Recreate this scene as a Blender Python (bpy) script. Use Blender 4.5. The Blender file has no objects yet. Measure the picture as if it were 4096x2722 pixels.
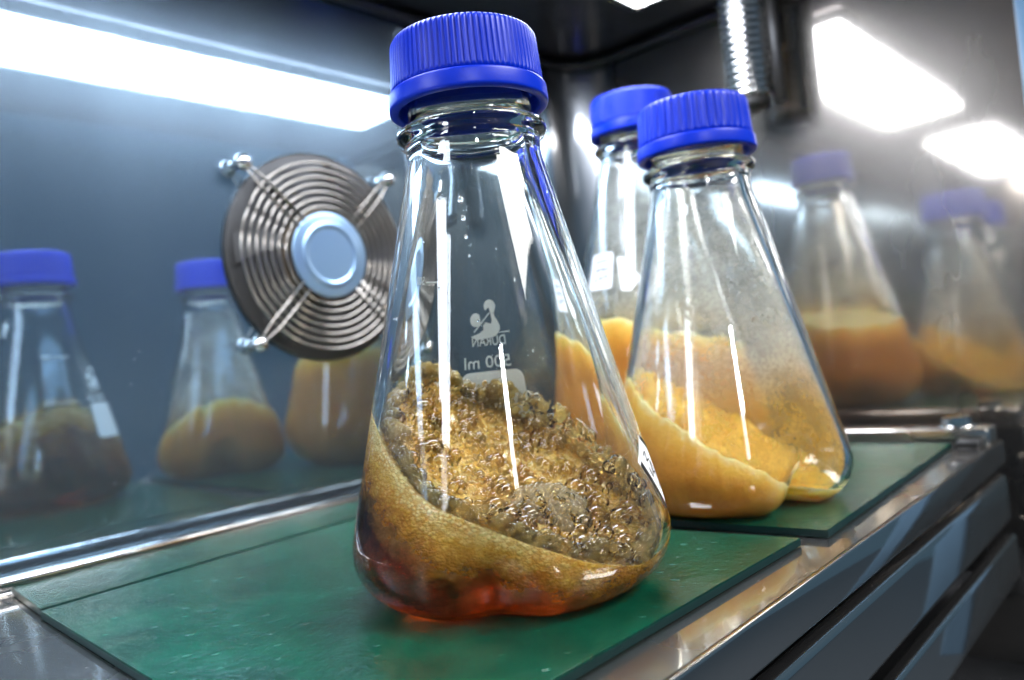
import bpy, bmesh, math, random
from mathutils import Vector, Matrix
from mathutils import noise as mnoise
random.seed(7)
PI = math.pi
sc = bpy.context.scene
col = sc.collection

# ------------------------------------------------------------------ camera, world, light, exposure
# X runs towards the back wall, Y towards the left wall, z = 0 is the top of the green mats (metres)
cam = bpy.data.cameras.new("camera")
cam_o = bpy.data.objects.new("camera", cam); col.objects.link(cam_o)
F = Vector((0.74076, 0.67152, 0.01812)); R = Vector((0.66960, -0.73595, -0.10007)); U = Vector((0.05387, -0.08626, 0.99482))
cam_o.matrix_world = Matrix(((R.x, U.x, -F.x, 0.0), (R.y, U.y, -F.y, 0.0), (R.z, U.z, -F.z, 0.0763), (0, 0, 0, 1)))
cam.sensor_width = 36.0; cam.lens = 27.42
cam.clip_start = 0.005; cam.clip_end = 50
cam.dof.use_dof = True; cam.dof.focus_distance = 0.240; cam.dof.aperture_fstop = 8.5
sc.camera = cam_o

world = bpy.data.worlds.new("World"); sc.world = world; world.use_nodes = True
bg = world.node_tree.nodes["Background"]
bg.inputs[0].default_value = (0.24, 0.53, 0.82, 1); bg.inputs[1].default_value = 0.14

LAMP_STRENGTH = 19.0
# laboratory ceiling light behind the photographer, and an added soft fill panel
def room_and_fill_light(name, pos, aim, sx, sy, watts, colr):
    l = bpy.data.lights.new(name, 'AREA'); l.shape = 'RECTANGLE'; l.size = sx; l.size_y = sy; l.energy = watts; l.color = colr
    o = bpy.data.objects.new(name, l); col.objects.link(o); o.location = pos
    o.rotation_euler = (Vector(aim) - Vector(pos)).to_track_quat('-Z', 'Y').to_euler(); return o
_a = math.atan2(-0.1816, -0.1905) + 0.13
room_and_fill_light('room_and_fill_light', (0.19 + 2.6 * math.cos(_a), 0.18 + 2.6 * math.sin(_a), 1.25), (0.19, 0.18, 0.08), 0.15, 0.34, 20.0, (0.95, 0.97, 1.0))
room_and_fill_light('room_and_fill_light', (0.75, -1.55, 1.85), (0.2, 0.18, 0.05), 1.3, 0.9, 84.0, (1.0, 0.98, 0.95))  # unseen soft panel, added to brighten the flask contents
sc.view_settings.view_transform = 'Standard'; sc.view_settings.look = 'None'
sc.view_settings.exposure = 0.62; sc.view_settings.gamma = 1.0
sc.render.engine = 'CYCLES'
cy = sc.cycles
cy.use_denoising = True
try:
    cy.denoiser = 'OPENIMAGEDENOISE'; cy.denoising_input_passes = 'RGB_ALBEDO_NORMAL'
except Exception: pass
cy.max_bounces = 36; cy.transmission_bounces = 36; cy.glossy_bounces = 8; cy.diffuse_bounces = 7
cy.transparent_max_bounces = 40; cy.sample_clamp_indirect = 18.0; cy.blur_glossy = 0.5
cy.use_adaptive_sampling = True; cy.adaptive_threshold = 0.02

# ------------------------------------------------------------------ node helpers
class NT:
    def __init__(s, name):
        s.m = bpy.data.materials.new(name); s.m.use_nodes = True
        s.t = s.m.node_tree; s.t.nodes.clear()
        s.out = s.t.nodes.new('ShaderNodeOutputMaterial')
    def n(s, typ, ins=None, **kw):
        nd = s.t.nodes.new('ShaderNode' + typ)
        for k, v in kw.items(): setattr(nd, k, v)
        for k, v in (ins or {}).items():
            if isinstance(v, bpy.types.NodeSocket): s.t.links.new(v, nd.inputs[k])
            else: nd.inputs[k].default_value = v
        return nd
    def coord(s, scale=(1, 1, 1), which='Object', rot=(0, 0, 0)):
        tc = s.n('TexCoord')
        return s.n('Mapping', {'Vector': tc.outputs[which], 'Scale': scale, 'Rotation': rot}).outputs[0]
    def noise(s, vec, scale, detail=4.0, rough=0.55):
        return s.n('TexNoise', {'Vector': vec, 'Scale': scale, 'Detail': detail, 'Roughness': rough}).outputs[0]
    def voro(s, vec, scale, out='Distance', feature='F1'):
        return s.n('TexVoronoi', {'Vector': vec, 'Scale': scale}, feature=feature).outputs[out]
    def ramp(s, fac, stops):
        r = s.n('ValToRGB', {'Fac': fac}); e = r.color_ramp.elements
        while len(e) < len(stops): e.new(0.5)
        for el, (p, c) in zip(e, stops):
            el.position = p; el.color = (c, c, c, 1) if isinstance(c, (int, float)) else (*c, 1)
        return r.outputs[0]
    def math(s, op, a, b=0.0, clamp=False):
        return s.n('Math', {0: a, 1: b}, operation=op, use_clamp=clamp).outputs[0]
    def mixs(s, fac, a, b): return s.n('MixShader', {0: fac, 1: a, 2: b}).outputs[0]
    def mixc(s, fac, a, b, mode='MIX'):
        m = s.n('Mix', None, data_type='RGBA', blend_type=mode)
        for i, v in ((0, fac), (6, a), (7, b)):
            if isinstance(v, bpy.types.NodeSocket): s.t.links.new(v, m.inputs[i])
            else: m.inputs[i].default_value = v if i == 0 else (*v, 1)
        return m.outputs[2]
    def bump(s, h, strength=0.3, dist=0.001):
        return s.n('Bump', {'Height': h, 'Strength': strength, 'Distance': dist}).outputs[0]
    def pbr(s, **k):
        ins = {}
        for key, v in k.items():
            key = {'base': 'Base Color', 'rough': 'Roughness', 'metal': 'Metallic', 'normal': 'Normal', 'ior': 'IOR', 'trans': 'Transmission Weight',
                   'sss': 'Subsurface Weight', 'sssr': 'Subsurface Radius', 'ssss': 'Subsurface Scale', 'spec': 'Specular IOR Level', 'coat': 'Coat Weight', 'coatr': 'Coat Roughness', 'aniso': 'Anisotropic'}[key]
            if key in ('Base Color',) and isinstance(v, tuple): v = (*v, 1)
            ins[key] = v
        return s.n('BsdfPrincipled', ins).outputs[0]
    def done(s, surf, vol=None):
        s.t.links.new(surf, s.out.inputs['Surface'])
        if vol is not None: s.t.links.new(vol, s.out.inputs['Volume'])
        return s.m

def mat_steel(name, tint, r_sharp, r_soft, soft_amt, dust=0.0, brush=(3, 3, 60)):
    t = NT(name)
    v = t.coord(brush)
    br = t.noise(v, 12.0, 6.0, 0.6)
    sm = t.noise(t.coord(), 14.0, 4.0, 0.6)
    rs = t.math('ADD', t.math('MULTIPLY', sm, r_sharp * 0.9), r_sharp * 0.55)
    colr = t.mixc(t.math('MULTIPLY', sm, 0.5), tint, tuple(c * 0.78 for c in tint))
    nrm = t.bump(br, 0.012, 0.0004)
    a = t.n('BsdfGlossy', {'Color': colr, 'Roughness': rs, 'Normal': nrm}).outputs[0]
    b = t.n('BsdfGlossy', {'Color': colr, 'Roughness': r_soft, 'Normal': nrm}).outputs[0]
    mott = t.ramp(t.noise(t.coord((2.0, 2.0, 0.7)), 7.0, 4.0, 0.55), [(0.30, 0.78), (0.70, 1.22)])
    s = t.mixs(t.math('MULTIPLY', mott, soft_amt, clamp=True), a, b)
    if dust:
        sp = t.ramp(t.voro(t.coord(), 170.0), [(0.03, 1.0), (0.10, 0.0)])
        big = t.ramp(t.noise(t.coord(), 9.0, 3.0), [(0.45, 0.0), (0.7, 1.0)])
        haze = t.math('ADD', t.math('MULTIPLY', t.math('MULTIPLY', sp, big), dust * 4), dust * 0.5, clamp=True)
        s = t.mixs(haze, s, t.n('BsdfDiffuse', {'Color': (0.55, 0.57, 0.62, 1)}).outputs[0])
    return t.done(s)

def mat_plain(name, base, rough=0.5, **k):
    t = NT(name); return t.done(t.pbr(base=base, rough=rough, **k))

M = {}
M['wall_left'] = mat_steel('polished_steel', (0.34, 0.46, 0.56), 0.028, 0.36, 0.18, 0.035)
M['wall_back'] = mat_steel('brushed_steel', (0.46, 0.415, 0.365), 0.070, 0.32, 0.22, 0.02, (3, 3, 60))
M['corner'] = mat_steel('corner_steel', (0.36, 0.37, 0.38), 0.10, 0.35, 0.4, 0.0)
M['ceiling'] = mat_steel('ceiling_steel', (0.16, 0.15, 0.15), 0.12, 0.4, 0.5)
M['floor'] = mat_steel('floor_steel', (0.20, 0.21, 0.23), 0.18, 0.45, 0.5)
M['tray'] = mat_steel('tray_steel', (0.52, 0.49, 0.45), 0.055, 0.28, 0.22, 0.04, (60, 3, 3))
M['rail'] = mat_steel('polished_rail', (0.60, 0.57, 0.53), 0.035, 0.25, 0.15, 0.02, (60, 3, 3))
M['chrome'] = mat_steel('chrome', (0.72, 0.71, 0.69), 0.06, 0.25, 0.2)
M['guard'] = mat_steel('nickel_wire', (0.44, 0.40, 0.35), 0.10, 0.35, 0.3)
M['black'] = mat_plain('black_rubber', (0.008, 0.008, 0.008), 0.45)
M['frame_blue'] = mat_plain('blue_grey_paint', (0.16, 0.30, 0.46), 0.4)
M['dark'] = mat_plain('dark_fan_housing', (0.02, 0.018, 0.016), 0.5)

t = NT('lamp_diffuser')
M['lamp'] = t.done(t.n('Emission', {'Color': (0.80, 0.87, 1.0, 1), 'Strength': LAMP_STRENGTH}).outputs[0])

# blue polypropylene
t = NT('blue_plastic')
nz = t.noise(t.coord(), 900.0, 3.0)
M['blue'] = t.done(t.pbr(base=(0.0001, 0.020, 0.40), rough=t.math('ADD', t.math('MULTIPLY', t.noise(t.coord(), 70.0, 5.0, 0.7), 0.25), 0.24), normal=t.bump(nz, 0.10, 0.0002), spec=0.22))

# borosilicate glass
def mat_glass(name):
    t = NT(name)
    w = t.noise(t.coord((1, 1, .25)), 120.0, 2.0)
    return t.done(t.n('BsdfGlass', {'Color': (0.985, 0.995, 0.99, 1), 'Roughness': 0.0, 'IOR': 1.47, 'Normal': t.bump(w, 0.02, 0.0003)}).outputs[0])
M['glass'] = mat_glass('borosilicate_glass')
M['enamel'] = mat_plain('white_enamel_print', (0.80, 0.80, 0.76), 0.5)
M['ink'] = mat_plain('black_marker_ink', (0.01, 0.01, 0.012), 0.5)
M['paper'] = mat_plain('white_label_paper', (0.72, 0.73, 0.76), 0.6)

# amber medium: clear brown liquid below, fine golden foam towards its rim (attribute "foam")
t = NT('amber_medium')
at = t.n('Attribute', None, attribute_name='foam').outputs['Fac']
vv = t.coord((1, 1, 1.35))
st = t.noise(t.coord((1, 1, 1.6)), 150.0, 6.0, 0.65)
wv = t.n('VectorMath', {0: vv, 1: t.n('VectorMath', {0: t.n('TexNoise', {'Vector': vv, 'Scale': 260.0, 'Detail': 2.0}).outputs['Color'], 'Scale': 0.0005}, operation='SCALE').outputs[0]}, operation='ADD').outputs[0]
cell = t.voro(wv, 1300.0)
cell2 = t.voro(wv, 640.0)
fm = t.math('ADD', at, t.math('MULTIPLY', t.math('SUBTRACT', st, 0.5), 0.75))
fmask = t.ramp(fm, [(0.06, 0.0), (0.36, 0.36), (0.62, 0.64), (0.95, 0.90)])
def dome(c_, k): return t.math('SUBTRACT', 1.0, t.math('POWER', t.math('MULTIPLY', c_, k), 2.0), clamp=True)
hgt = t.math('ADD', t.math('MULTIPLY', dome(cell, 1.7), 0.55), t.math('MULTIPLY', dome(cell2, 1.7), 1.0))
fcol = t.ramp(fm, [(0.10, (0.40, 0.13, 0.010)), (0.38, (0.80, 0.38, 0.03)), (0.62, (1.0, 0.61, 0.09)), (0.90, (1.0, 0.82, 0.36))])
fcol = t.mixc(t.math('MULTIPLY', t.ramp(cell2, [(0.25, 0.0), (0.62, 0.75)]), t.ramp(t.noise(vv, 90.0, 3.0), [(0.35, 0.25), (0.65, 1.0)])), fcol, (0.66, 0.29, 0.02), 'MIX')
fnr = t.bump(hgt, 0.9, 0.0007)
foam = t.pbr(base=fcol, rough=0.14, normal=fnr, spec=0.9, sss=0.25, sssr=(0.005, 0.003, 0.001), ssss=1.0, coat=0.5, coatr=0.05)
wet = t.math('MULTIPLY', fm, 1.0, clamp=True)
lnr = t.n('Bump', {'Height': t.math('ADD', t.math('MULTIPLY', hgt, wet), t.math('MULTIPLY', st, 0.3)), 'Strength': 0.7, 'Distance': 0.0009}).outputs[0]
liq = t.n('BsdfGlass', {'Color': (0.97, 0.78, 0.50, 1), 'Roughness': 0.04, 'IOR': 1.34, 'Normal': lnr}).outputs[0]
vol = t.n('VolumeAbsorption', {'Color': (0.82, 0.47, 0.16, 1), 'Density': 66.0}).outputs[0]
M['medium'] = t.done(t.mixs(fmask, liq, foam), vol)

# soap-film bubble: reflects by Fresnel, tints what is seen through its wall
def mat_bubble(name, tint, ior, milk, amt):
    """wet foam cell: clear amber skin that bends light, slightly milky"""
    t = NT(name)
    g = t.n('BsdfGlass', {'Color': (*tint, 1), 'Roughness': 0.02, 'IOR': ior}).outputs[0]
    tl = t.mixs(0.5, t.n('BsdfDiffuse', {'Color': (*milk, 1)}).outputs[0], t.n('BsdfTranslucent', {'Color': (*milk, 1)}).outputs[0])
    return t.done(t.mixs(amt, g, tl))
M['bubble'] = mat_bubble('foam_bubble', (1.0, 0.92, 0.68), 1.33, (1.0, 0.82, 0.34), 0.20)
t = NT('large_foam_bubble')
lw = t.n('LayerWeight', {'Blend': 0.5}).outputs['Facing']
tint = t.mixc(t.ramp(lw, [(0.60, 0.0), (0.96, 1.0)]), (1.0, 0.985, 0.92), (0.80, 0.60, 0.24))
fr = t.math('MULTIPLY', t.n('Fresnel', {'IOR': 1.36}).outputs[0], 1.1, clamp=True)
M['bubble_big'] = t.done(t.mixs(fr, t.n('BsdfTransparent', {'Color': tint}).outputs[0], t.n('BsdfGlossy', {'Color': (1, 0.96, 0.84, 1), 'Roughness': 0.03}).outputs[0]))
M['bubble_pale'] = mat_bubble('pale_foam_bubble', (1.0, 0.96, 0.86), 1.36, (1.0, 0.88, 0.60), 0.18)
t = NT('fan_brown'); M['fanb'] = t.done(t.pbr(base=(0.10, 0.075, 0.05), rough=0.35, metal=0.6))
t = NT('fine_foam')
fv = t.noise(t.coord(), 500.0, 3.0)
M['fine'] = t.done(t.pbr(base=t.mixc(fv, (0.78, 0.52, 0.20), (0.88, 0.76, 0.44)), rough=0.2, spec=0.6, sss=0.3, sssr=(0.004, 0.0025, 0.001), ssss=1.0, trans=0.25))

# orange cell suspension
t = NT('orange_culture')
at = t.n('Attribute', None, attribute_name='foam').outputs['Fac']
n1 = t.noise(t.coord((1, 1, .7)), 55.0, 5.0, 0.6)
n2 = t.noise(t.coord(), 300.0, 6.0, 0.75)
mixv = t.math('ADD', t.math('ADD', at, t.math('MULTIPLY', t.math('SUBTRACT', n1, 0.5), 0.7)), t.math('MULTIPLY', t.math('SUBTRACT', n2, 0.5), 0.35))
oc = t.ramp(mixv, [(0.0, (0.50, 0.21, 0.03)), (0.42, (0.76, 0.39, 0.055)), (0.75, (0.90, 0.58, 0.12)), (1.0, (0.96, 0.82, 0.42))])
M['culture'] = t.done(t.pbr(base=oc, rough=0.75, normal=t.bump(n2, 0.6, 0.0020), sss=0.5, sssr=(0.008, 0.004, 0.001), ssss=1.0, spec=0.2))

# condensation and dried culture on the inner wall
def mat_film(name, fogc, foga, yel):
    t = NT(name)
    at = t.n('Attribute', None, attribute_name='foam').outputs['Fac']      # 1 near the culture, 0 high on the wall
    c = t.coord()
    a = t.noise(c, 30.0, 5.0, 0.65); b = t.noise(c, 600.0, 3.0, 0.7)
    cov = t.math('MULTIPLY', t.ramp(a, [(0.32, 0.15), (0.68, 1.0)]), t.ramp(b, [(0.30, 0.6), (0.62, 1.0)]))
    cov = t.math('MULTIPLY', cov, t.math('ADD', t.math('MULTIPLY', at, yel), foga), clamp=True)
    sp = t.ramp(t.voro(c, 260.0), [(0.05, 1.0), (0.12, 0.0)])
    sp = t.math('MULTIPLY', sp, t.ramp(t.noise(c, 45.0, 2.0), [(0.56, 0.0), (0.70, 0.7)]))
    cc = t.mixc(t.math('ADD', at, t.math('MULTIPLY', sp, 0.8), clamp=True), fogc, (0.80, 0.52, 0.12))
    cov = t.math('MAXIMUM', cov, sp)
    d = t.n('BsdfDiffuse', {'Color': cc}).outputs[0]; l = t.n('BsdfTranslucent', {'Color': cc}).outputs[0]
    return t.done(t.mixs(cov, t.n('BsdfTransparent').outputs[0], t.mixs(0.5, d, l)))
M['film'] = mat_film('condensation_film', (0.84, 0.84, 0.80), 0.64, 0.22)
M['film2'] = mat_film('dried_film', (0.80, 0.80, 0.76), 0.75, 0.3)

# green sheet
t = NT('green_sheet')
c = t.coord()
n1 = t.ramp(t.noise(c, 32.0, 7.0, 0.68), [(0.30, 0.0), (0.70, 1.0)]); n2 = t.noise(t.coord((1, 3, 1)), 240.0, 4.0, 0.65)
gc = t.mixc(n1, (0.0001, 0.022, 0.012), (0.0003, 0.064, 0.035))
scr = t.ramp(t.noise(t.coord((30, 2, 1), rot=(0, 0, .5)), 30.0, 5.0, 0.75), [(0.62, 0.0), (0.75, 0.35)])
gc = t.mixc(scr, gc, (0.03, 0.16, 0.11))
rg = t.math('ADD', t.math('MULTIPLY', n1, 0.07), 0.07)
M['green'] = t.done(t.pbr(base=gc, rough=rg, normal=t.bump(t.math('ADD', n1, t.math('MULTIPLY', n2, 0.35)), 0.42, 0.0012), spec=0.45))
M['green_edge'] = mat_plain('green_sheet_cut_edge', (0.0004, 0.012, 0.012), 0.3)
M['lint'] = mat_plain('white_speck', (0.8, 0.8, 0.78), 0.6)

# ------------------------------------------------------------------ object helpers
def link(name, me, mat=None, parent=None, smooth=True):
    o = bpy.data.objects.new(name, me); col.objects.link(o)
    if mat is not None: me.materials.append(M[mat] if isinstance(mat, str) else mat)
    if smooth:
        for p in me.polygons: p.use_smooth = True
    if parent is not None: o.parent = parent
    return o
def tag(o, label=None, cat=None, group=None, kind=None):
    for k, v in (('label', label), ('category', cat), ('group', group), ('kind', kind)):
        if v: o[k] = v
    return o
def thing(name, label, cat, loc=(0, 0, 0), group=None):
    o = bpy.data.objects.new(name, None); col.objects.link(o); o.location = loc; o.empty_display_size = 0.02
    return tag(o, label, cat, group)
def mesh(verts, faces, name='m'):
    me = bpy.data.meshes.new(name); me.from_pydata(verts, [], faces); me.update(); return me
def bm_mesh(bm, name='m'):
    me = bpy.data.meshes.new(name); bm.to_mesh(me); bm.free(); return me
def box(x0, x1, y0, y1, z0, z1, bev=0.0, seg=2):
    bm = bmesh.new(); bmesh.ops.create_cube(bm, size=1.0)
    for v in bm.verts: v.co = Vector((x0 + (v.co.x + .5) * (x1 - x0), y0 + (v.co.y + .5) * (y1 - y0), z0 + (v.co.z + .5) * (z1 - z0)))
    if bev: bmesh.ops.bevel(bm, geom=bm.edges[:], offset=bev, segments=seg, affect='EDGES', profile=0.6)
    bmesh.ops.recalc_face_normals(bm, faces=bm.faces)
    return bm_mesh(bm)
def prism(poly, z0, z1, bev=0.0):
    bm = bmesh.new()
    vs = [bm.verts.new((x, y, z0)) for x, y in poly]
    f = bm.faces.new(vs)
    r = bmesh.ops.extrude_face_region(bm, geom=[f])
    for v in r['geom']:
        if isinstance(v, bmesh.types.BMVert): v.co.z = z1
    bmesh.ops.recalc_face_normals(bm, faces=bm.faces)
    if bev: bmesh.ops.bevel(bm, geom=[e for e in bm.edges], offset=bev, segments=2, affect='EDGES')
    return bm_mesh(bm)
def lathe(prof, n=96, rad=None, closed=False):
    """prof: list of (r, z). rad(theta, r, z) may reshape the radius. r == 0 ends become poles."""
    V = []; Fc = []; rows = []
    for (r, z) in prof:
        if r <= 1e-9: V.append((0, 0, z)); rows.append([len(V) - 1])
        else:
            row = []
            for k in range(n):
                th = 2 * PI * k / n
                rr = rad(th, r, z) if rad else r
                if isinstance(rr, tuple): rr, zz = rr
                else: zz = z
                V.append((rr * math.cos(th), rr * math.sin(th), zz)); row.append(len(V) - 1)
            rows.append(row)
    pairs = list(zip(rows[:-1], rows[1:]))
    if closed: pairs.append((rows[-1], rows[0]))
    for a, b in pairs:
        for k in range(n):
            k2 = (k + 1) % n
            if len(a) == 1 and len(b) == 1: continue
            if len(a) == 1: Fc.append((a[0], b[k2], b[k]))
            elif len(b) == 1: Fc.append((a[k], a[k2], b[0]))
            else: Fc.append((a[k], a[k2], b[k2], b[k]))
    return V, Fc
def tube(pts, r, n=10, closed=False):
    V = []; Fc = []; m = len(pts); pts = [Vector(p) for p in pts]
    for i, p in enumerate(pts):
        a = pts[(i - 1) % m] if closed or i > 0 else p
        b = pts[(i + 1) % m] if closed or i < m - 1 else p
        d = (b - a).normalized(); up = Vector((0, 0, 1)) if abs(d.z) < 0.9 else Vector((1, 0, 0))
        s = d.cross(up).normalized(); w = s.cross(d)
        for k in range(n):
            t_ = 2 * PI * k / n; V.append(tuple(p + r * (math.cos(t_) * s + math.sin(t_) * w)))
    for i in range(m if closed else m - 1):
        j = (i + 1) % m
        for k in range(n): Fc.append((i * n + k, i * n + (k + 1) % n, j * n + (k + 1) % n, j * n + k))
    if not closed:
        Fc.append(tuple(range(n - 1, -1, -1))); Fc.append(tuple((m - 1) * n + k for k in range(n)))
    return V, Fc
def join(parts):
    V = []; Fc = []
    for v, f in parts:
        o = len(V); V += list(v); Fc += [tuple(i + o for i in q) for q in f]
    return V, Fc
_ico = {}
def ico(sub):
    if sub not in _ico:
        bm = bmesh.new(); bmesh.ops.create_icosphere(bm, subdivisions=sub, radius=1.0)
        bm.verts.ensure_lookup_table()
        _ico[sub] = ([tuple(v.co) for v in bm.verts], [tuple(v.index for v in f.verts) for f in bm.faces]); bm.free()
    return _ico[sub]
def spheres(items):
    """items: (centre, radius, subdivisions, squash)"""
    V = []; Fc = []
    for c, r, s, q in items:
        iv, fc = ico(s); o = len(V)
        V += [(c[0] + r * x, c[1] + r * y, c[2] + r * q * z) for x, y, z in iv]
        Fc += [(a + o, b + o, d + o) for a, b, d in fc]
    return V, Fc

# ------------------------------------------------------------------ the chamber
WB, WL, CEIL, FLOOR, RC = 0.567, 0.4087, 0.322, -0.15, 0.042
VF = 0.0765                                            # plane of the open door
tag(link('left_wall', box(-WB, WB - RC, WL, WL + 0.002, FLOOR, CEIL), 'wall_left', smooth=False), kind='structure')
tag(link('back_wall', box(WB, WB + 0.002, VF, WL - RC, FLOOR, CEIL), 'wall_back', smooth=False), kind='structure')
tag(link('opposite_wall', box(-WB - 0.002, -WB, VF, WL, FLOOR, CEIL), 'wall_back', smooth=False), kind='structure')
pts = [(WB - RC + RC * math.sin(a), WL - RC + RC * math.cos(a)) for a in [PI / 2 * k / 16 for k in range(17)]]
V = [(x, y, z) for z in (FLOOR, CEIL) for x, y in pts]
tag(link('corner_wall', mesh(V, [(k, k + 1, 18 + k, 17 + k) for k in range(16)]), 'corner'), kind='structure')
LX0, LX1, LY0, LY1 = 0.080, 0.487, 0.203, 0.288
tag(link('ceiling', box(-WB - 0.002, WB + 0.002, VF, WL + 0.002, CEIL + 0.002, CEIL + 0.006), 'ceiling', smooth=False), kind='structure')
tag(link('chamber_floor', box(-WB - 0.002, WB + 0.002, VF, WL + 0.002, FLOOR - 0.004, FLOOR), 'floor', smooth=False), kind='structure')
tag(link('door_frame', box(WB - 0.004, WB + 0.04, VF - 0.02, VF - 0.0005, FLOOR, CEIL + 0.006, 0.002), 'frame_blue', smooth=False), 'blue grey upright of the door opening at the right edge', 'door frame')
tag(link('laboratory_floor', box(-4, 4, -6, 4, -1.004, -1.0), mat_plain('grey_vinyl_floor', (0.085, 0.10, 0.12), 0.30), smooth=False), kind='structure')
# black gasket where walls meet ceiling
path = [(-WB + 0.005, WL - 0.004)] + [(x - 0.004 * math.sin(a), y - 0.004 * math.cos(a)) for a, (x, y) in zip([PI / 2 * k / 16 for k in range(17)], pts)] + [(WB - 0.004, VF + 0.001)]
v, f = tube([(x, y, CEIL - 0.002) for x, y in path], 0.0042, 10)
tag(link('wall_gasket', mesh(v, f), 'black'), 'black rubber gasket running along the top of the steel walls', 'gasket')
# ceiling lamps
def lamp(x0, x1, label):
    t_ = thing('ceiling_lamp', label, 'lamp', ((x0 + x1) / 2, (LY0 + LY1) / 2, CEIL), 'flat lamps in the chamber ceiling')
    L = (x1 - x0) / 2; w = (LY1 - LY0) / 2
    link('diffuser', box(-L, L, -w, w, -0.006, -0.001, 0.001), 'lamp', t_, False)
    fr = join([((lambda m_: ([tuple(q.co) for q in m_.vertices], [tuple(p.vertices) for p in m_.polygons]))(b)) for b in
               (box(-L - .004, L + .004, w + .001, w + .006, -0.008, 0), box(-L - .004, L + .004, -w - .006, -w - .001, -0.008, 0), box(L + .001, L + .006, -w - .001, w + .001, -0.0075, 0), box(-L - .006, -L - .001, -w - .001, w + .001, -0.0075, 0))])
    link('frame', mesh(*fr), 'tray', t_, False)
lamp(LX0, LX1, 'flat white ceiling lamp over the flasks, its corner at the top edge')
lamp(-0.48, -0.09, 'second white ceiling lamp nearer the door, seen only mirrored in the walls')

# ------------------------------------------------------------------ shaker tray
tray = thing('shaker_tray', 'stainless steel shaker tray with folded sides carrying the green sheets', 'tray', (0, 0, 0))
TZ = -0.0032
link('top_plate', box(-0.53, 0.532, 0.1035, 0.386, TZ - 0.002, TZ, 0), 'tray', tray, False)
# folded right flange with a rounded top edge
def flange(y, z0, z1, th=0.0025, x0=-0.53, x1=0.532): return box(x0, x1, y, y + th, z0, z1, 0.0008)
link('side_flange', flange(0.1005, -0.0165, TZ + 0.0006), 'rail', tray)
link('lower_channel', box(-0.53, 0.530, 0.1005, 0.108, -0.0500, -0.0225, 0.0030, 4), 'rail', tray)
link('lower_channel', box(-0.53, 0.545, 0.1015, 0.108, -0.0870, -0.0610, 0.0024, 4), 'rail', tray)
link('channel_web', box(-0.53, 0.528, 0.1082, 0.38, -0.0440, -0.0400, 0), 'black', tray, False)  # black sheet stands in for the shade inside the gap
link('channel_web', box(-0.53, 0.528, 0.1082, 0.38, -0.0860, -0.0830, 0), 'floor', tray, False)
link('post', box(0.40, 0.44, 0.13, 0.36, -0.146, -0.088, 0.001), 'floor', tray, False)
v, f = tube([(-0.53, 0.3868, 0.0012), (0.508, 0.3868, 0.0012)], 0.0029, 20); link('left_rim', mesh(v, f), 'chrome', tray)
link('rim_fold', box(-0.53, 0.508, 0.3845, 0.3890, TZ - 0.012, TZ + 0.001, 0.0008), 'tray', tray)
link('back_rim', box(0.508, 0.532, 0.1035, 0.3895, TZ, 0.0066, 0.0010), 'tray', tray)
bm = bmesh.new(); bmesh.ops.create_cone(bm, cap_ends=True, segments=6, radius1=0.0085, radius2=0.0085, depth=0.006)
bmesh.ops.bevel(bm, geom=bm.edges[:], offset=0.0008, segments=2, affect='EDGES')
b = link('hex_bolt', bm_mesh(bm), 'chrome', tray, False); b.location = (0.522, 0.122, 0.0098); b.rotation_euler[2] = 0.3
v, f = lathe([(0.0, 0.0066), (0.0105, 0.0066), (0.011, 0.0070), (0.011, 0.0076), (0.0, 0.0078)], 32)
w = link('washer', mesh(v, f), 'chrome', tray); w.location = (0.522, 0.122, 0.0001)
# low holder clip by the far corner of the sheet
link('corner_clip', box(0.496, 0.5075, 0.106, 0.118, TZ, 0.0015, 0.0012), 'black', tray)

# ------------------------------------------------------------------ green sheets
def sheet(poly, label, bumps):
    cx = sum(p[0] for p in poly) / len(poly); cyy = sum(p[1] for p in poly) / len(poly)
    t_ = thing('green_sheet', label, 'mat', (cx, cyy, TZ), 'green plastic sheets on the tray')
    sh = link('sheet', prism([(x - cx, y - cyy) for x, y in poly], 0.0003, -TZ, 0.0003), 'green', t_, False)
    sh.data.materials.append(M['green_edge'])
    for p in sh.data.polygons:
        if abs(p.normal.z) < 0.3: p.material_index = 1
    if bumps:
        it = []
        for i in range(-40, 41):
            for j in range(-40, 41):
                x = i * 0.0098 + (j % 2) * 0.0049 + random.uniform(-.002, .002); y = j * 0.0090 + random.uniform(-.002, .002)
                if all(((poly[(k + 1) % 4][0] - poly[k][0]) * (y + cyy - poly[k][1]) - (poly[(k + 1) % 4][1] - poly[k][1]) * (x + cx - poly[k][0])) < -0.0006 for k in range(4)) and random.random() < 0.5:
                    it.append(((x, y, -TZ - 0.0001), random.uniform(0.0011, 0.0019), 2, 0.15))
        o = link('raised_dimples', mesh(*spheres(it)), 'green', t_); o['kind'] = 'stuff'
    return t_
sheet([(0.0905, 0.3275), (0.2560, 0.3385), (0.2745, 0.1185), (0.0790, 0.1225)], 'near green sheet with dimples under the flask of amber foam', True)
sheet([(0.0960, 0.3830), (0.4950, 0.3790), (0.4950, 0.3460), (0.2600, 0.3415), (0.0915, 0.3308)], 'narrow green strip along the rim by the mirrored left wall', False)
sheet([(0.2790, 0.3380), (0.4980, 0.3400), (0.4985, 0.1205), (0.2870, 0.1135)], 'far green sheet under the two flasks of orange culture', False)

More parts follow.
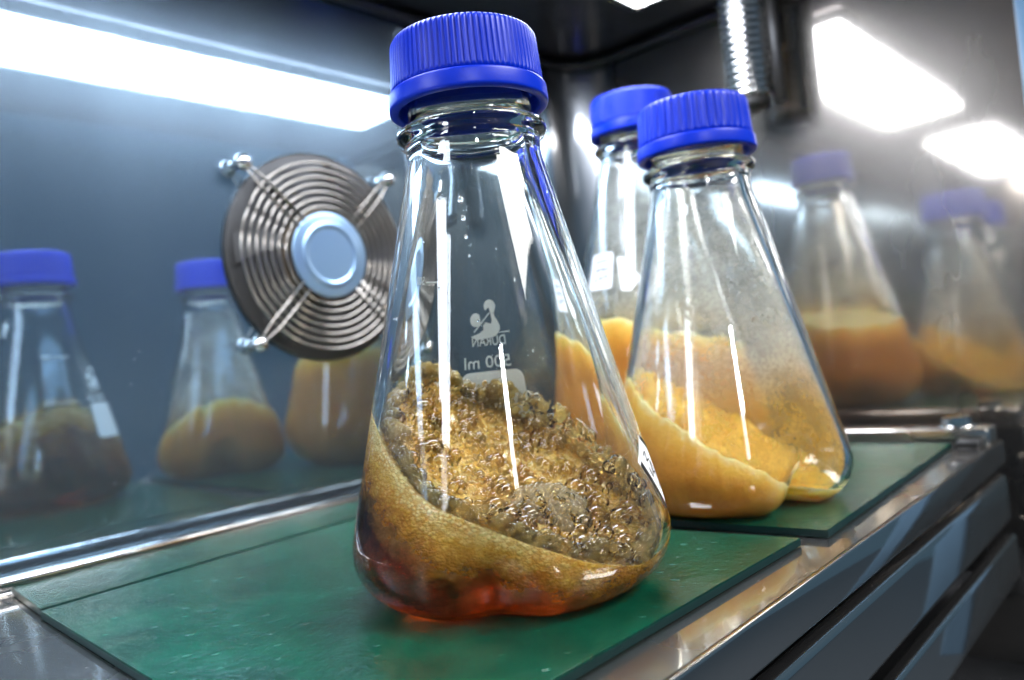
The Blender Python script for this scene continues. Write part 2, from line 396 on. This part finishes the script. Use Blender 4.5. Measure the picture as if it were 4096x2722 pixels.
# ------------------------------------------------------------------ fan with wire guard
fan = thing('fan', 'round fan with chrome wire guard and grey hub on the mirrored wall', 'fan', (0.2825, WL, 0.1480))
def ring(r, y, wr): return tube([(r * math.cos(a), y, r * math.sin(a)) for a in [2 * PI * k / 72 for k in range(72)]], wr, 8, True)
def disc(prof, n=72):   # (r, y) profile turned about the fan axis
    v, f = lathe(prof, n); return [(x, z, y) for x, y, z in v], f
v, f = disc([(0.0, -0.003), (0.0630, -0.003), (0.0645, -0.0025), (0.0645, -0.0002), (0.0, -0.0002)])
link('housing', mesh(v, f), 'dark', fan)
v, f = disc([(0.0, -0.006), (0.0275, -0.006), (0.030, -0.005), (0.030, -0.0032)])
link('rotor', mesh(v, f), 'fanb', fan)
for k in range(7):
    a0 = 2 * PI * k / 7; V = []
    for i in range(8):
        r = 0.028 + 0.033 * i / 7
        for s in (0, 1):
            a = a0 + 0.30 * s + 0.25 * i / 7; V.append((r * math.cos(a), -0.0034 - 0.0025 * s, r * math.sin(a)))
    Fc = [(2 * i, 2 * i + 1, 2 * i + 3, 2 * i + 2) for i in range(7)]
    link('blade', mesh(V, Fc), 'dark', fan)
for k in range(7):
    r = 0.0300 + 0.0046 * k
    v, f = ring(r, -0.0095 + 0.0002 * k, 0.00085); link('guard_ring', mesh(v, f), 'guard', fan)
for k in range(4):
    a = PI / 4 + k * PI / 2; d = Vector((math.cos(a), 0, math.sin(a))); s = Vector((-math.sin(a), 0, math.cos(a)))
    parts = []
    for q in (-1, 1):
        parts.append(tube([d * r + s * q * 0.0030 * (1 if r < 0.06 else 0.6) + Vector((0, y, 0)) for r, y in ((0.026, -0.0112), (0.058, -0.0102), (0.066, -0.0095), (0.0725, -0.0085))], 0.0007, 8))
    link('guard_arm', mesh(*join(parts)), 'guard', fan)
    v, f = lathe([(0, -0.013), (0.0022, -0.0128), (0.0042, -0.0112), (0.0050, -0.0085), (0.0042, -0.006), (0.0030, -0.0055), (0.0030, 0.0)], 24)
    o = link('stud_cap', mesh([(x, z, y) for x, y, z in v], f), 'chrome', fan); o.location = d * 0.0735
v, f = disc([(0.0, -0.0112), (0.0155, -0.0112), (0.0163, -0.0112), (0.0172, -0.0120), (0.0184, -0.0124), (0.0196, -0.0120), (0.0205, -0.0112), (0.0212, -0.0111), (0.0255, -0.0108), (0.0262, -0.0106), (0.0267, -0.0100), (0.0262, -0.0092), (0.0, -0.0092)])
t = NT('hub_plate'); M['hub'] = t.done(t.pbr(base=(0.24, 0.36, 0.50), rough=0.32, metal=0.75))
link('hub_plate', mesh(v, f), 'hub', fan)

# ------------------------------------------------------------------ ribbed chrome probe hanging in the back corner
pr = thing('sensor_probe', 'ribbed chrome probe hanging from the ceiling before the back wall', 'probe', (0.530, 0.2310, 0.238))
prof = [(0.0, 0.0), (0.0130, 0.0)]
z = 0.0
while z < 0.080:
    prof += [(0.0138, z + 0.0006), (0.0160, z + 0.0016), (0.0160, z + 0.0034), (0.0138, z + 0.0044)]; z += 0.0052
prof += [(0.0, z + 0.0006)]
v, f = lathe(prof, 48); link('ribbed_sleeve', mesh(v, f), 'chrome', pr)
v, f = lathe([(0, -0.007), (0.0120, -0.007), (0.0132, -0.005), (0.0132, -0.0004), (0, -0.0004)], 32); link('end_cap', mesh(v, f), 'dark', pr)
v, f = tube([(0.004, -0.0200, -0.006), (0.004, -0.0200, 0.083)], 0.0042, 12); link('rod', mesh(v, f), 'dark', pr)

# ------------------------------------------------------------------ flasks
def smooth_profile(pts, n=8):
    """Catmull-Rom through (r, z) points."""
    out = []
    for i in range(len(pts) - 1):
        p0 = pts[max(i - 1, 0)]; p1 = pts[i]; p2 = pts[i + 1]; p3 = pts[min(i + 2, len(pts) - 1)]
        for k in range(n):
            t_ = k / n
            out.append(tuple(0.5 * ((2 * p1[j]) + (-p0[j] + p2[j]) * t_ + (2 * p0[j] - 5 * p1[j] + 4 * p2[j] - p3[j]) * t_ * t_ + (-p0[j] + 3 * p1[j] - 3 * p2[j] + p3[j]) * t_ ** 3) for j in (0, 1)))
    out.append(pts[-1]); return out

class Flask:
    """Conical baffled flask. local angle 0 looks along +x of the thing's own frame."""
    def __init__(s, rb, rn, zs, zneck, zflange, baffles, bdepth=0.011, lift=0.006, rc=0.017):
        s.rb, s.rn, s.zs, s.zneck, s.zf = rb, rn, zs, zneck, zflange
        s.baf = baffles; s.bd = bdepth; s.lift = lift; s.rc = rc
    def outer(s):
        rb, rn = s.rb, s.rn
        rc = s.rc; base = rb - 0.013 * rc / 0.017
        foot = [(0.0, 0.0016), (base * 0.5, 0.0012), (base * 0.86, 0.0004), (base, 0.0001)]
        arc = []
        cxr = rb - rc * 0.985
        for k in range(1, 13):
            a = -PI / 2 + (PI / 2 + 0.24) * k / 12
            arc.append((cxr + rc * math.cos(a), rc + rc * math.sin(a)))
        arc = [(r, z) for r, z in arc if r > base + 0.001]
        r1, z1 = arc[-1]; cone = [(r1 + (rn - r1) * k / 26, z1 + (s.zs - z1) * k / 26) for k in range(1, 27)]
        # soften the join to the neck
        neck = [(rn - 0.0004, s.zs + 0.003), (rn - 0.0004, s.zneck - 0.006), (rn - 0.0002, s.zneck - 0.0042)]
        bead = [(rn + 0.0006, s.zneck - 0.0030), (rn + 0.0016, s.zneck - 0.0024), (rn + 0.0022, s.zneck - 0.0012), (rn + 0.0023, s.zneck - 0.0002), (rn + 0.0019, s.zneck + 0.0009), (rn + 0.0008, s.zneck + 0.0017), (rn - 0.0008, s.zneck + 0.0022), (rn - 0.0022, s.zneck + 0.0028)]
        rim = [(rn - 0.0023, s.zneck + 0.010), (rn - 0.0022, s.zneck + 0.022), (rn - 0.0030, s.zneck + 0.0262)]
        return foot + arc + cone + neck + bead + rim
    def inner(s):
        rb, rn = s.rb, s.rn; th = 0.0021
        k_ = s.rc / 0.017; foot = [(0.0, 0.0040), ((rb - 0.013 * k_) * 0.5, 0.0036), ((rb - 0.013 * k_) * 0.86, 0.0028), (rb - 0.0135 * k_, 0.0026)]
        rc = s.rc - 0.002; cxr = rb - th - rc * 0.985; arc = []
        for k in range(1, 13):
            a = -PI / 2 + (PI / 2 + 0.24) * k / 12
            arc.append((cxr + rc * math.cos(a), 0.0024 + rc + rc * math.sin(a)))
        arc = [(r, z) for r, z in arc if r > rb - 0.0125 * k_]
        r1, z1 = arc[-1]; zt = s.zs - 0.004
        cone = [(r1 + (rn - 0.0042 - r1) * k / 26, z1 + (zt - z1) * k / 26) for k in range(1, 27)]
        neck = [(rn - 0.0052, s.zs + 0.001), (rn - 0.0054, s.zs + 0.006), (rn - 0.0054, s.zneck + 0.020), (rn - 0.0046, s.zneck + 0.0260)]
        return foot + arc + cone + neck
    def rad(s, th, r, z):
        if z > 0.034: return (r, z)
        d = 0.0
        for b_, wdt in s.baf:
            q = (th - b_ + PI) % (2 * PI) - PI
            d = max(d, math.exp(-(q / wdt) ** 2))
        wz = 1.0 if z < 0.012 else max(0.0, 1 - ((z - 0.012) / 0.022)) ** 1.4
        if s.lift < 0.004: wz *= 0.35 + 0.65 * min(1.0, z / 0.010)
        wr = min(1.0, max(0.0, (r - 0.018) / 0.022)); 
        lift = s.lift * d * wr * max(0.0, 1 - z / 0.014)
        return (r - s.bd * d * wz * wr, z + lift)
    def inner_r(s, z):
        pr_ = s.inner()
        for (r0, z0), (r1, z1) in zip(pr_[:-1], pr_[1:]):
            if z0 <= z <= z1 and z1 > z0: return r0 + (r1 - r0) * (z - z0) / (z1 - z0)
        return pr_[0][0] if z < pr_[0][1] else pr_[-1][0]
    def outer_r(s, z):
        pr_ = s.outer()
        for (r0, z0), (r1, z1) in zip(pr_[:-1], pr_[1:]):
            if z0 <= z <= z1 and z1 > z0: return r0 + (r1 - r0) * (z - z0) / (z1 - z0)
        return pr_[-1][0]
    def glass(s, parent):
        prof = s.outer() + list(reversed(s.inner()))
        v, f = lathe(prof, 144, s.rad)
        me = mesh(v, f); bm = bmesh.new(); bm.from_mesh(me); bmesh.ops.recalc_face_normals(bm, faces=bm.faces); bm.to_mesh(me); bm.free()
        return link('glass_body', me, 'glass', parent)
    def cap(s, parent, ribs=84):
        zf = s.zf; n = ribs * 8
        def rr(th, r, z):
            if zf + 0.0078 < z < zf + 0.0228 and r > 0.024:
                ph = (th * ribs / (2 * PI)) % 1.0
                return r - (0.00055 if ph < 0.375 else 0.0)
            return r
        prof = [(0.0, zf + 0.0205), (0.0215, zf + 0.0205), (0.0222, zf + 0.006), (0.0248, zf + 0.006), (0.0257, zf + 0.0068), (0.0258, zf + 0.0080), (0.0255, zf + 0.0120), (0.0252, zf + 0.0170), (0.0249, zf + 0.0215), (0.0247, zf + 0.0226), (0.0240, zf + 0.0236), (0.0228, zf + 0.0240), (0.0215, zf + 0.0238), (0.0, zf + 0.0238)]
        v, f = lathe(prof, n, rr)
        c = link('screw_cap', mesh(v, f), 'blue', parent)
        for p in c.data.polygons: p.use_smooth = True
        prof = [(0.0236, zf + 0.0056), (0.0237, zf + 0.0010), (0.0238, zf + 0.0004), (0.0242, zf + 0.00005), (0.0250, zf), (0.0263, zf + 0.0001), (0.0268, zf + 0.0004), (0.02695, zf + 0.0008), (0.0270, zf + 0.0014), (0.0268, zf + 0.0052), (0.0267, zf + 0.0058), (0.0265, zf + 0.0061), (0.0260, zf + 0.0063), (0.0252, zf + 0.0063), (0.0238, zf + 0.0062)]
        v, f = lathe(prof, 96, None, True); link('pouring_ring', mesh(v, f), 'blue', parent)
    def liquid(s, name, mat, parent, surf, gap, foam, top_att=1.0):
        """closed body that fills the flask up to surf(theta, rho01) (rho01 = 0 on the axis, 1 at the wall)"""
        n, nz, nr = 160, 44, 26
        V = []; Fc = []; att = []
        # side rows: fraction 0 (bottom edge) to 1 (contact line)
        bottom = [(r, z) for r, z in s.inner()[:4]]
        rows = []
        V.append((0, 0, bottom[0][1] - 0.0004)); att.append(0.0); pole = 0
        for (r, z) in bottom[1:]:
            row = []
            for k in range(n):
                th = 2 * PI * k / n; rr, zz = s.rad(th, r, z - 0.0004)
                V.append((rr * math.cos(th), rr * math.sin(th), zz)); att.append(foam(th, max(0.0, surf(th, 1.0) - zz))); row.append(len(V) - 1)
            rows.append(row)
        z0 = bottom[-1][1]
        for i in range(1, nz + 1):
            row = []
            for k in range(n):
                th = 2 * PI * k / n; h = max(surf(th, 1.0), z0 + 0.004)
                z = z0 + (h - z0) * (i / nz) ** 1.25
                rr, zz = s.rad(th, s.inner_r(z) - gap, z)
                V.append((rr * math.cos(th), rr * math.sin(th), zz)); att.append(foam(th, h - z)); row.append(len(V) - 1)
            rows.append(row)
        top = rows[-1]; edge = [V[i] for i in top]
        for j in range(1, nr):
            q = 1 - j / nr; row = []
            for k in range(n):
                th = 2 * PI * k / n; x, y, z = edge[k]
                zz = max(surf(th, q), 0.006) if q < 0.93 else z + (max(surf(th, q), 0.006) - z) * (1 - q) / 0.07
                V.append((x * q, y * q, zz)); att.append(top_att); row.append(len(V) - 1)
            rows.append(row)
        V.append((0, 0, max(surf(0, 0.0), 0.006))); att.append(1.0); tip = len(V) - 1
        for k in range(n): Fc.append((pole, rows[0][(k + 1) % n], rows[0][k]))
        for a, b_ in zip(rows[:-1], rows[1:]):
            for k in range(n): Fc.append((a[k], a[(k + 1) % n], b_[(k + 1) % n], b_[k]))
        for k in range(n): Fc.append((rows[-1][k], rows[-1][(k + 1) % n], tip))
        me = mesh(V, Fc); A = me.attributes.new('foam', 'FLOAT', 'POINT'); A.data.foreach_set('value', att)
        return link(name, me, mat, parent)
    def film(s, name, mat, parent, z0, z1, zmid, gap=0.0004):
        n, nz = 96, 40; V = []; att = []; Fc = []
        for i in range(nz + 1):
            z = z0 + (z1 - z0) * i / nz
            for k in range(n):
                th = 2 * PI * k / n; rr, zz = s.rad(th, s.inner_r(z) - gap, z)
                V.append((rr * math.cos(th), rr * math.sin(th), zz))
                lim = zmid + 0.008 * mnoise.noise(Vector((math.cos(th) * 2, math.sin(th) * 2, 0.3)))
                att.append(min(1.0, max(0.0, 0.5 + (lim - z) / 0.024)))
        for i in range(nz):
            for k in range(n): Fc.append((i * n + k, i * n + (k + 1) % n, (i + 1) * n + (k + 1) % n, (i + 1) * n + k))
        me = mesh(V, Fc); A = me.attributes.new('foam', 'FLOAT', 'POINT'); A.data.foreach_set('value', att)
        return link(name, me, mat, parent)
    def on_wall(s, th, z, off=0.00012, inside=False):
        r = (s.inner_r(z) - off) if inside else (s.outer_r(z) + off)
        return Vector((r * math.cos(th), r * math.sin(th), z))

def facing(x, y): return math.atan2(-y, -x)      # world angle from a flask towards the camera
rnd = random.Random(3)

# ---- flask with amber foam
MX, MY = 0.1905, 0.1816
A0 = facing(MX, MY)
# th below is measured from the camera side, positive towards the right of the picture
fa = Flask(0.0525, 0.0231, 0.1405, 0.1515, 0.1592, [(A0 - 0.16, 0.26), (A0 + 2.0, 0.26), (A0 - 2.25, 0.26)], 0.010, 0.0015)
main = thing('culture_flask', 'large clear flask of amber liquid and golden foam on the near green sheet', 'flask', (MX, MY, 0.0002), 'flasks with blue caps')
fa.glass(main); fa.cap(main)
def loc(th): return (th - A0 + PI) % (2 * PI) - PI
def surf_a(th, q):
    t_ = loc(th)
    h = 0.041 + 0.0285 * math.cos(t_ + math.radians(125)) * q
    h += 0.0014 * math.sin(5 * t_ + 1.0) * q * q + 0.0012 * mnoise.noise(Vector((math.cos(th) * 3 * q, math.sin(th) * 3 * q, 2.0)))
    return h - 0.007 * (1 - q * q)
def foam_a(th, d):
    t_ = loc(th); reach = 0.0225 + 0.004 * math.cos(t_ + 1.3) + 0.005 * mnoise.noise(Vector((math.cos(th) * 6, math.sin(th) * 6, 0.7)))
    k = 1.0 - 0.62 * math.exp(-((t_ - 1.05) / 0.85) ** 2) if abs(t_) < PI else 1.0
    return max(0.0, min(1.0, 1.0 - d / reach)) * k
fa.liquid('medium', 'medium', main, surf_a, -0.0008, foam_a, 0.72)

# foam: bubbles riding on the free surface and clinging to the wall above it
big = []; small = []; fine = []
def put(lst, th, q, h, r, sub, sq=1.0):
    z = surf_a(th, q) + h; rw = fa.inner_r(max(z, 0.012)) - 0.0005 - r
    rho = min(q * fa.inner_r(max(surf_a(th, 1.0), 0.014)), rw)
    lst.append(((rho * math.cos(th), rho * math.sin(th), z), r, sub, sq))
def lumpy(th, q, o): return mnoise.noise(Vector((math.cos(th) * q * 3.5, math.sin(th) * q * 3.5, o)))
for i in range(2000):                                        # raft over the surface, sizes in patches
    th = rnd.uniform(0, 2 * PI); q = math.sqrt(rnd.random()) * 0.985
    k = max(0.0, 0.5 + lumpy(th, q, 3.0))
    r = 0.00045 + (0.0006 + 0.0022 * k) * rnd.random() ** 3.0
    put(small if r < 0.0013 else big, th, q, rnd.uniform(-0.2, 0.9) * r, r, 3 if r > 0.0016 else 2 if r > 0.0008 else 1)
for i in range(120):                                         # larger ones
    th = A0 + (rnd.uniform(-0.4, 2.9) if i < 80 else rnd.uniform(-PI, PI)); q = math.sqrt(rnd.random()) * 0.95
    r = 0.0014 + 0.0030 * rnd.random() ** 2
    put(big, th, q, rnd.uniform(0.2, 0.8) * r, r, 3, 0.8)
for i in range(1700):                                        # collar climbing the wall
    th = A0 + rnd.uniform(-PI, PI); t_ = loc(th)
    lift = 0.0045 + 0.011 * max(0.0, math.cos(t_ - math.radians(125))) ** 1.5 + 0.004 * lumpy(th, 1.0, 5.0)
    u = rnd.random(); r = 0.0004 + 0.0021 * rnd.random() ** 2.6
    z = surf_a(th, 1.0) + u * lift
    rr = fa.inner_r(max(z, 0.02)) - r - 0.0003 - rnd.random() ** 2 * 0.003
    (small if r < 0.0011 or rnd.random() < 0.35 else big).append(((rr * math.cos(th), rr * math.sin(th), z), r, 3 if r > 0.0016 else 2 if r > 0.0008 else 1, 1.0))
# a dome of pale froth right of the middle
fx, fy = math.cos(A0), math.sin(A0); rx, ry = math.cos(A0 + PI / 2), math.sin(A0 + PI / 2)
pale = []
dc = (0.010 * rx + 0.010 * fx, 0.010 * ry + 0.010 * fy, 0.021)
for i in range(330):
    k = (i + 0.5) / 330; ph = i * 2.39996; zc = 1 - k; rr_ = math.sqrt(1 - zc * zc); R_ = 0.0150
    r = rnd.uniform(0.0008, 0.0014) if rnd.random() < 0.85 else rnd.uniform(0.0015, 0.0023)
    (pale if i % 5 < 3 else big).append(((dc[0] + R_ * rr_ * math.cos(ph), dc[1] + R_ * rr_ * math.sin(ph), dc[2] + R_ * 0.8 * zc), r, 2, 1.0))
for nm, lst, mt in (('foam_bubbles', small, 'bubble'), ('large_bubbles', big, 'bubble_big'), ('froth_dome', pale, 'bubble_pale')):
    o = link(nm, mesh(*spheres(lst)), mt, main); o['kind'] = 'stuff'

# ---- flask with orange culture, to the right
RX, RY = 0.3280, 0.1717
A1 = facing(RX, RY)
fb = Flask(0.0525, 0.0231, 0.1405, 0.1515, 0.1575, [(A1 + 0.74, 0.24), (A1 + 2.8, 0.26), (A1 - 1.6, 0.26)], 0.016, 0.006)
right = thing('culture_flask', 'hazy flask of tilted orange culture on the far green sheet', 'flask', (RX, RY, 0.0002), 'flasks with blue caps')
fb.glass(right); fb.cap(right, 44)
def surf_b(th, q):
    t_ = th - A1
    h = 0.032 + 0.031 * math.cos(t_ + math.radians(100)) * q + 0.0022 * mnoise.noise(Vector((math.cos(th) * 4 * q, math.sin(th) * 4 * q, 9.0))) + 0.0018 * mnoise.noise(Vector((math.cos(th) * 14 * q, math.sin(th) * 14 * q, 2.0))) + 0.0012 * mnoise.noise(Vector((math.cos(th) * 36 * q, math.sin(th) * 36 * q, 2.0)))
    return h - 0.005 * (1 - q * q) + 0.006 * (1 - q ** 4) * mnoise.noise(Vector((math.cos(th) * 3 * q, math.sin(th) * 3 * q, 6.0))) + 0.002 * (1 - q ** 4) * mnoise.noise(Vector((math.cos(th) * 9 * q, math.sin(th) * 9 * q, 6.0)))
def foam_b(th, d): return max(0.0, min(1.0, 1.0 - d / 0.024)) ** 1.5
fb.liquid('culture', 'culture', right, surf_b, -0.0008, foam_b, 0.6)
fb.film('condensation_film', 'film', right, 0.008, 0.140, 0.052)

# ---- taller flask behind
BX, BY = 0.4120, 0.2560
A2 = facing(BX, BY)
fc = Flask(0.0640, 0.0231, 0.1850, 0.1945, 0.2010, [(A2 + 2.0, 0.26), (A2 - 2.4, 0.26), (A2 - 0.2, 0.26)], 0.008, 0.0015, 0.027)
back = thing('culture_flask', 'taller flask of orange culture standing behind, half hidden by the hazy flask', 'flask', (BX, BY, 0.0002), 'flasks with blue caps')
fc.glass(back); fc.cap(back, 64)
def surf_c(th, q):
    t_ = th - A2
    return 0.082 + 0.012 * math.cos(t_ + 1.4) * q + 0.003 * mnoise.noise(Vector((math.cos(th) * 3 * q, math.sin(th) * 3 * q, 4.0))) - 0.004 * (1 - q * q)
fc.liquid('culture', 'culture', back, surf_c, -0.0008, foam_b)
fc.film('condensation_film', 'film2', back, 0.085, 0.184, 0.092)

# ------------------------------------------------------------------ print, sticker and drops on the near flask
def decal(name, poly_list, mat, parent, fl, base, off, maxe=0.05, kind=None):
    """poly_list: (angle, z) outlines laid on the outer wall"""
    bm = bmesh.new()
    for poly in poly_list:
        bm.faces.new([bm.verts.new((a, z * 25, 0)) for a, z in poly])
    bmesh.ops.triangulate(bm, faces=bm.faces[:])
    for it in range(6):
        es = [e for e in bm.edges if abs(e.verts[0].co.x - e.verts[1].co.x) > maxe]
        if not es: break
        bmesh.ops.subdivide_edges(bm, edges=es, cuts=1); bmesh.ops.triangulate(bm, faces=bm.faces[:])
    for v_ in bm.verts: v_.co = fl.on_wall(base + v_.co.x, v_.co.y / 25, off)
    o = link(name, bm_mesh(bm), mat, parent, False)
    return o
def text_decal(txt, th, z, size, parent, fl, base, name, width=None):
    """text centred at (th, z) that reads from outside the flask"""
    cu = bpy.data.curves.new('t', 'FONT'); cu.body = txt; cu.size = size; cu.align_x = 'CENTER'; cu.align_y = 'CENTER'; cu.resolution_u = 3
    ob = bpy.data.objects.new('t', cu); col.objects.link(ob)
    dg = bpy.context.evaluated_depsgraph_get(); me = bpy.data.meshes.new_from_object(ob.evaluated_get(dg))
    bpy.data.objects.remove(ob); bpy.data.curves.remove(cu)
    r = fl.outer_r(z); xs = [v_.co.x for v_ in me.vertices]; k = (width / (max(xs) - min(xs))) if width else 1.0
    for v_ in me.vertices: v_.co = fl.on_wall(base + th + v_.co.x * k / r, z + v_.co.y, 0.00012)
    me.materials.clear()
    return link(name, me, 'enamel', parent, False)
def rect(a0, a1, z0, z1): return [(a0, z0), (a1, z0), (a1, z1), (a0, z1)]
text_decal('DURAN', 3.183, 0.0828, 0.0052, main, fa, A0, 'printed_name', 0.0136)
text_decal('500 ml', 3.218, 0.0748, 0.0066, main, fa, A0, 'printed_volume', 0.0190)
text_decal('400', 4.170, 0.0738, 0.0044, main, fa, A0, 'printed_number')
text_decal('500', 4.150, 0.1064, 0.0040, main, fa, A0, 'printed_number')
decal('scale_mark', [rect(3.692, 4.063, 0.0733, 0.0738)], 'enamel', main, fa, A0, 0.00012)
decal('scale_mark', [rect(3.670, 4.029, 0.1058, 0.1063)], 'enamel', main, fa, A0, 0.00012)
def rrect(a0, a1, z0, z1, ra, rz):
    P = []
    for ca, cz, s0 in ((a1 - ra, z1 - rz, 0), (a0 + ra, z1 - rz, 1), (a0 + ra, z0 + rz, 2), (a1 - ra, z0 + rz, 3)):
        for k in range(7):
            q = PI / 2 * (s0 + k / 6); P.append((ca + ra * math.cos(q), cz + rz * math.sin(q)))
    return P
decal('printed_writing_field', [rrect(2.862, 3.492, 0.046, 0.0714, 0.085, 0.0034)], 'enamel', main, fa, A0, 0.00012, 0.04)
def lg(x, y):
    px = (1700 + x * 0.3827) / 1.7356; py = (1100 + y * 0.3827) / 1.7356
    return (3.385 - 0.00455 * (px - 1080), 0.0982 - 0.000155 * (py - 688))
def arc(cx_, cy_, rx_, ry_, a0, a1, n=22): return [(cx_ + rx_ * math.cos(a0 + (a1 - a0) * k / n), cy_ + ry_ * math.sin(a0 + (a1 - a0) * k / n)) for k in range(n + 1)]
logo = [arc(528, 452, 64, 75, 0.55, 2 * PI - 0.75) + [(545, 450)],
        arc(703, 312, 68, 70, 2.45, 2 * PI + 0.35) + [(745, 390), (705, 392), (692, 325), (672, 335)],
        [(705, 394), (744, 392), (752, 432), (778, 475), (797, 530), (796, 575), (776, 604), (900, 598), (898, 608), (772, 612), (735, 645), (640, 662), (520, 668), (465, 630), (560, 600), (612, 565), (608, 520), (640, 484), (700, 506), (714, 470)],
        [(688, 380), (698, 388), (508, 584), (496, 578)]]
decal('printed_emblem', [[lg(x, y) for x, y in q] for q in logo], 'enamel', main, fa, A0, 0.00012)
# sticker wrapped round the right-hand side
st = decal('sticker', [[(1.005, 0.0395), (1.20, 0.0468), (1.62, 0.0355), (1.28, 0.0225)]], 'paper', main, fa, A0, 0.00015)
def seg(a, b, w): 
    dx, dz = b[0] - a[0], (b[1] - a[1]) * 20; L = math.hypot(dx, dz); nx, nz = -dz / L * w, dx / L * w / 20
    return [(a[0] + nx, a[1] + nz), (b[0] + nx, b[1] + nz), (b[0] - nx, b[1] - nz), (a[0] - nx, a[1] - nz)]
decal('sticker_border', [seg((1.04, 0.0388), (1.285, 0.0228), 0.022), seg((1.20, 0.0462), (1.60, 0.0355), 0.016)], 'ink', st, fa, A0, 0.0003)
sr = random.Random(5); sg_ = []
for row, (za, zb) in enumerate((((1.14, 0.0405), (1.32, 0.0350)), ((1.17, 0.0360), (1.35, 0.0300)))):
    pa = za
    for k in range(12):
        f_ = (k + 1) / 12; nb = (za[0] + (zb[0] - za[0]) * f_ + sr.uniform(-.03, .03), za[1] + (zb[1] - za[1]) * f_ + sr.uniform(-.0022, .0022))
        sg_.append(seg(pa, nb, 0.0055)); pa = nb
decal('handwriting', sg_, 'ink', st, fa, A0, 0.0003)
dr = []
for k in range(24):
    th = A0 + rnd.uniform(-1.3, 1.3) if k > 3 else A0 - 0.198 + 0.02 * k; z = rnd.uniform(0.072, 0.135) if k > 3 else 0.1245 - 0.006 * k
    r = rnd.uniform(0.0002, 0.00042) if k > 3 else 0.0010 - 0.0002 * k
    dr.append((tuple(fa.on_wall(th, z, 0.0)), r, 2, 1.3))
o = link('water_drops', mesh(*spheres(dr)), 'glass', main); o['kind'] = 'stuff'
# paper label on the taller flask behind
lb = decal('sticker', [rrect(-0.92, -0.50, 0.108, 0.129, 0.05, 0.002)], 'paper', back, fc, A2, 0.00015)
sg_ = []
for za in (0.1245, 0.1195, 0.1145):
    pa = (-0.84, za)
    for k in range(9):
        nb = (-0.84 + 0.28 * (k + 1) / 9, za + sr.uniform(-.0012, .0012)); sg_.append(seg(pa, nb, 0.010)); pa = nb
decal('handwriting', sg_, 'ink', lb, fc, A2, 0.0003)
decal('printed_field', [[(-0.43, 0.1251), (-0.32, 0.1245), (-0.10, 0.1115), (-0.24, 0.1048), (-0.36, 0.1059)]], 'enamel', back, fc, A2, 0.00012)
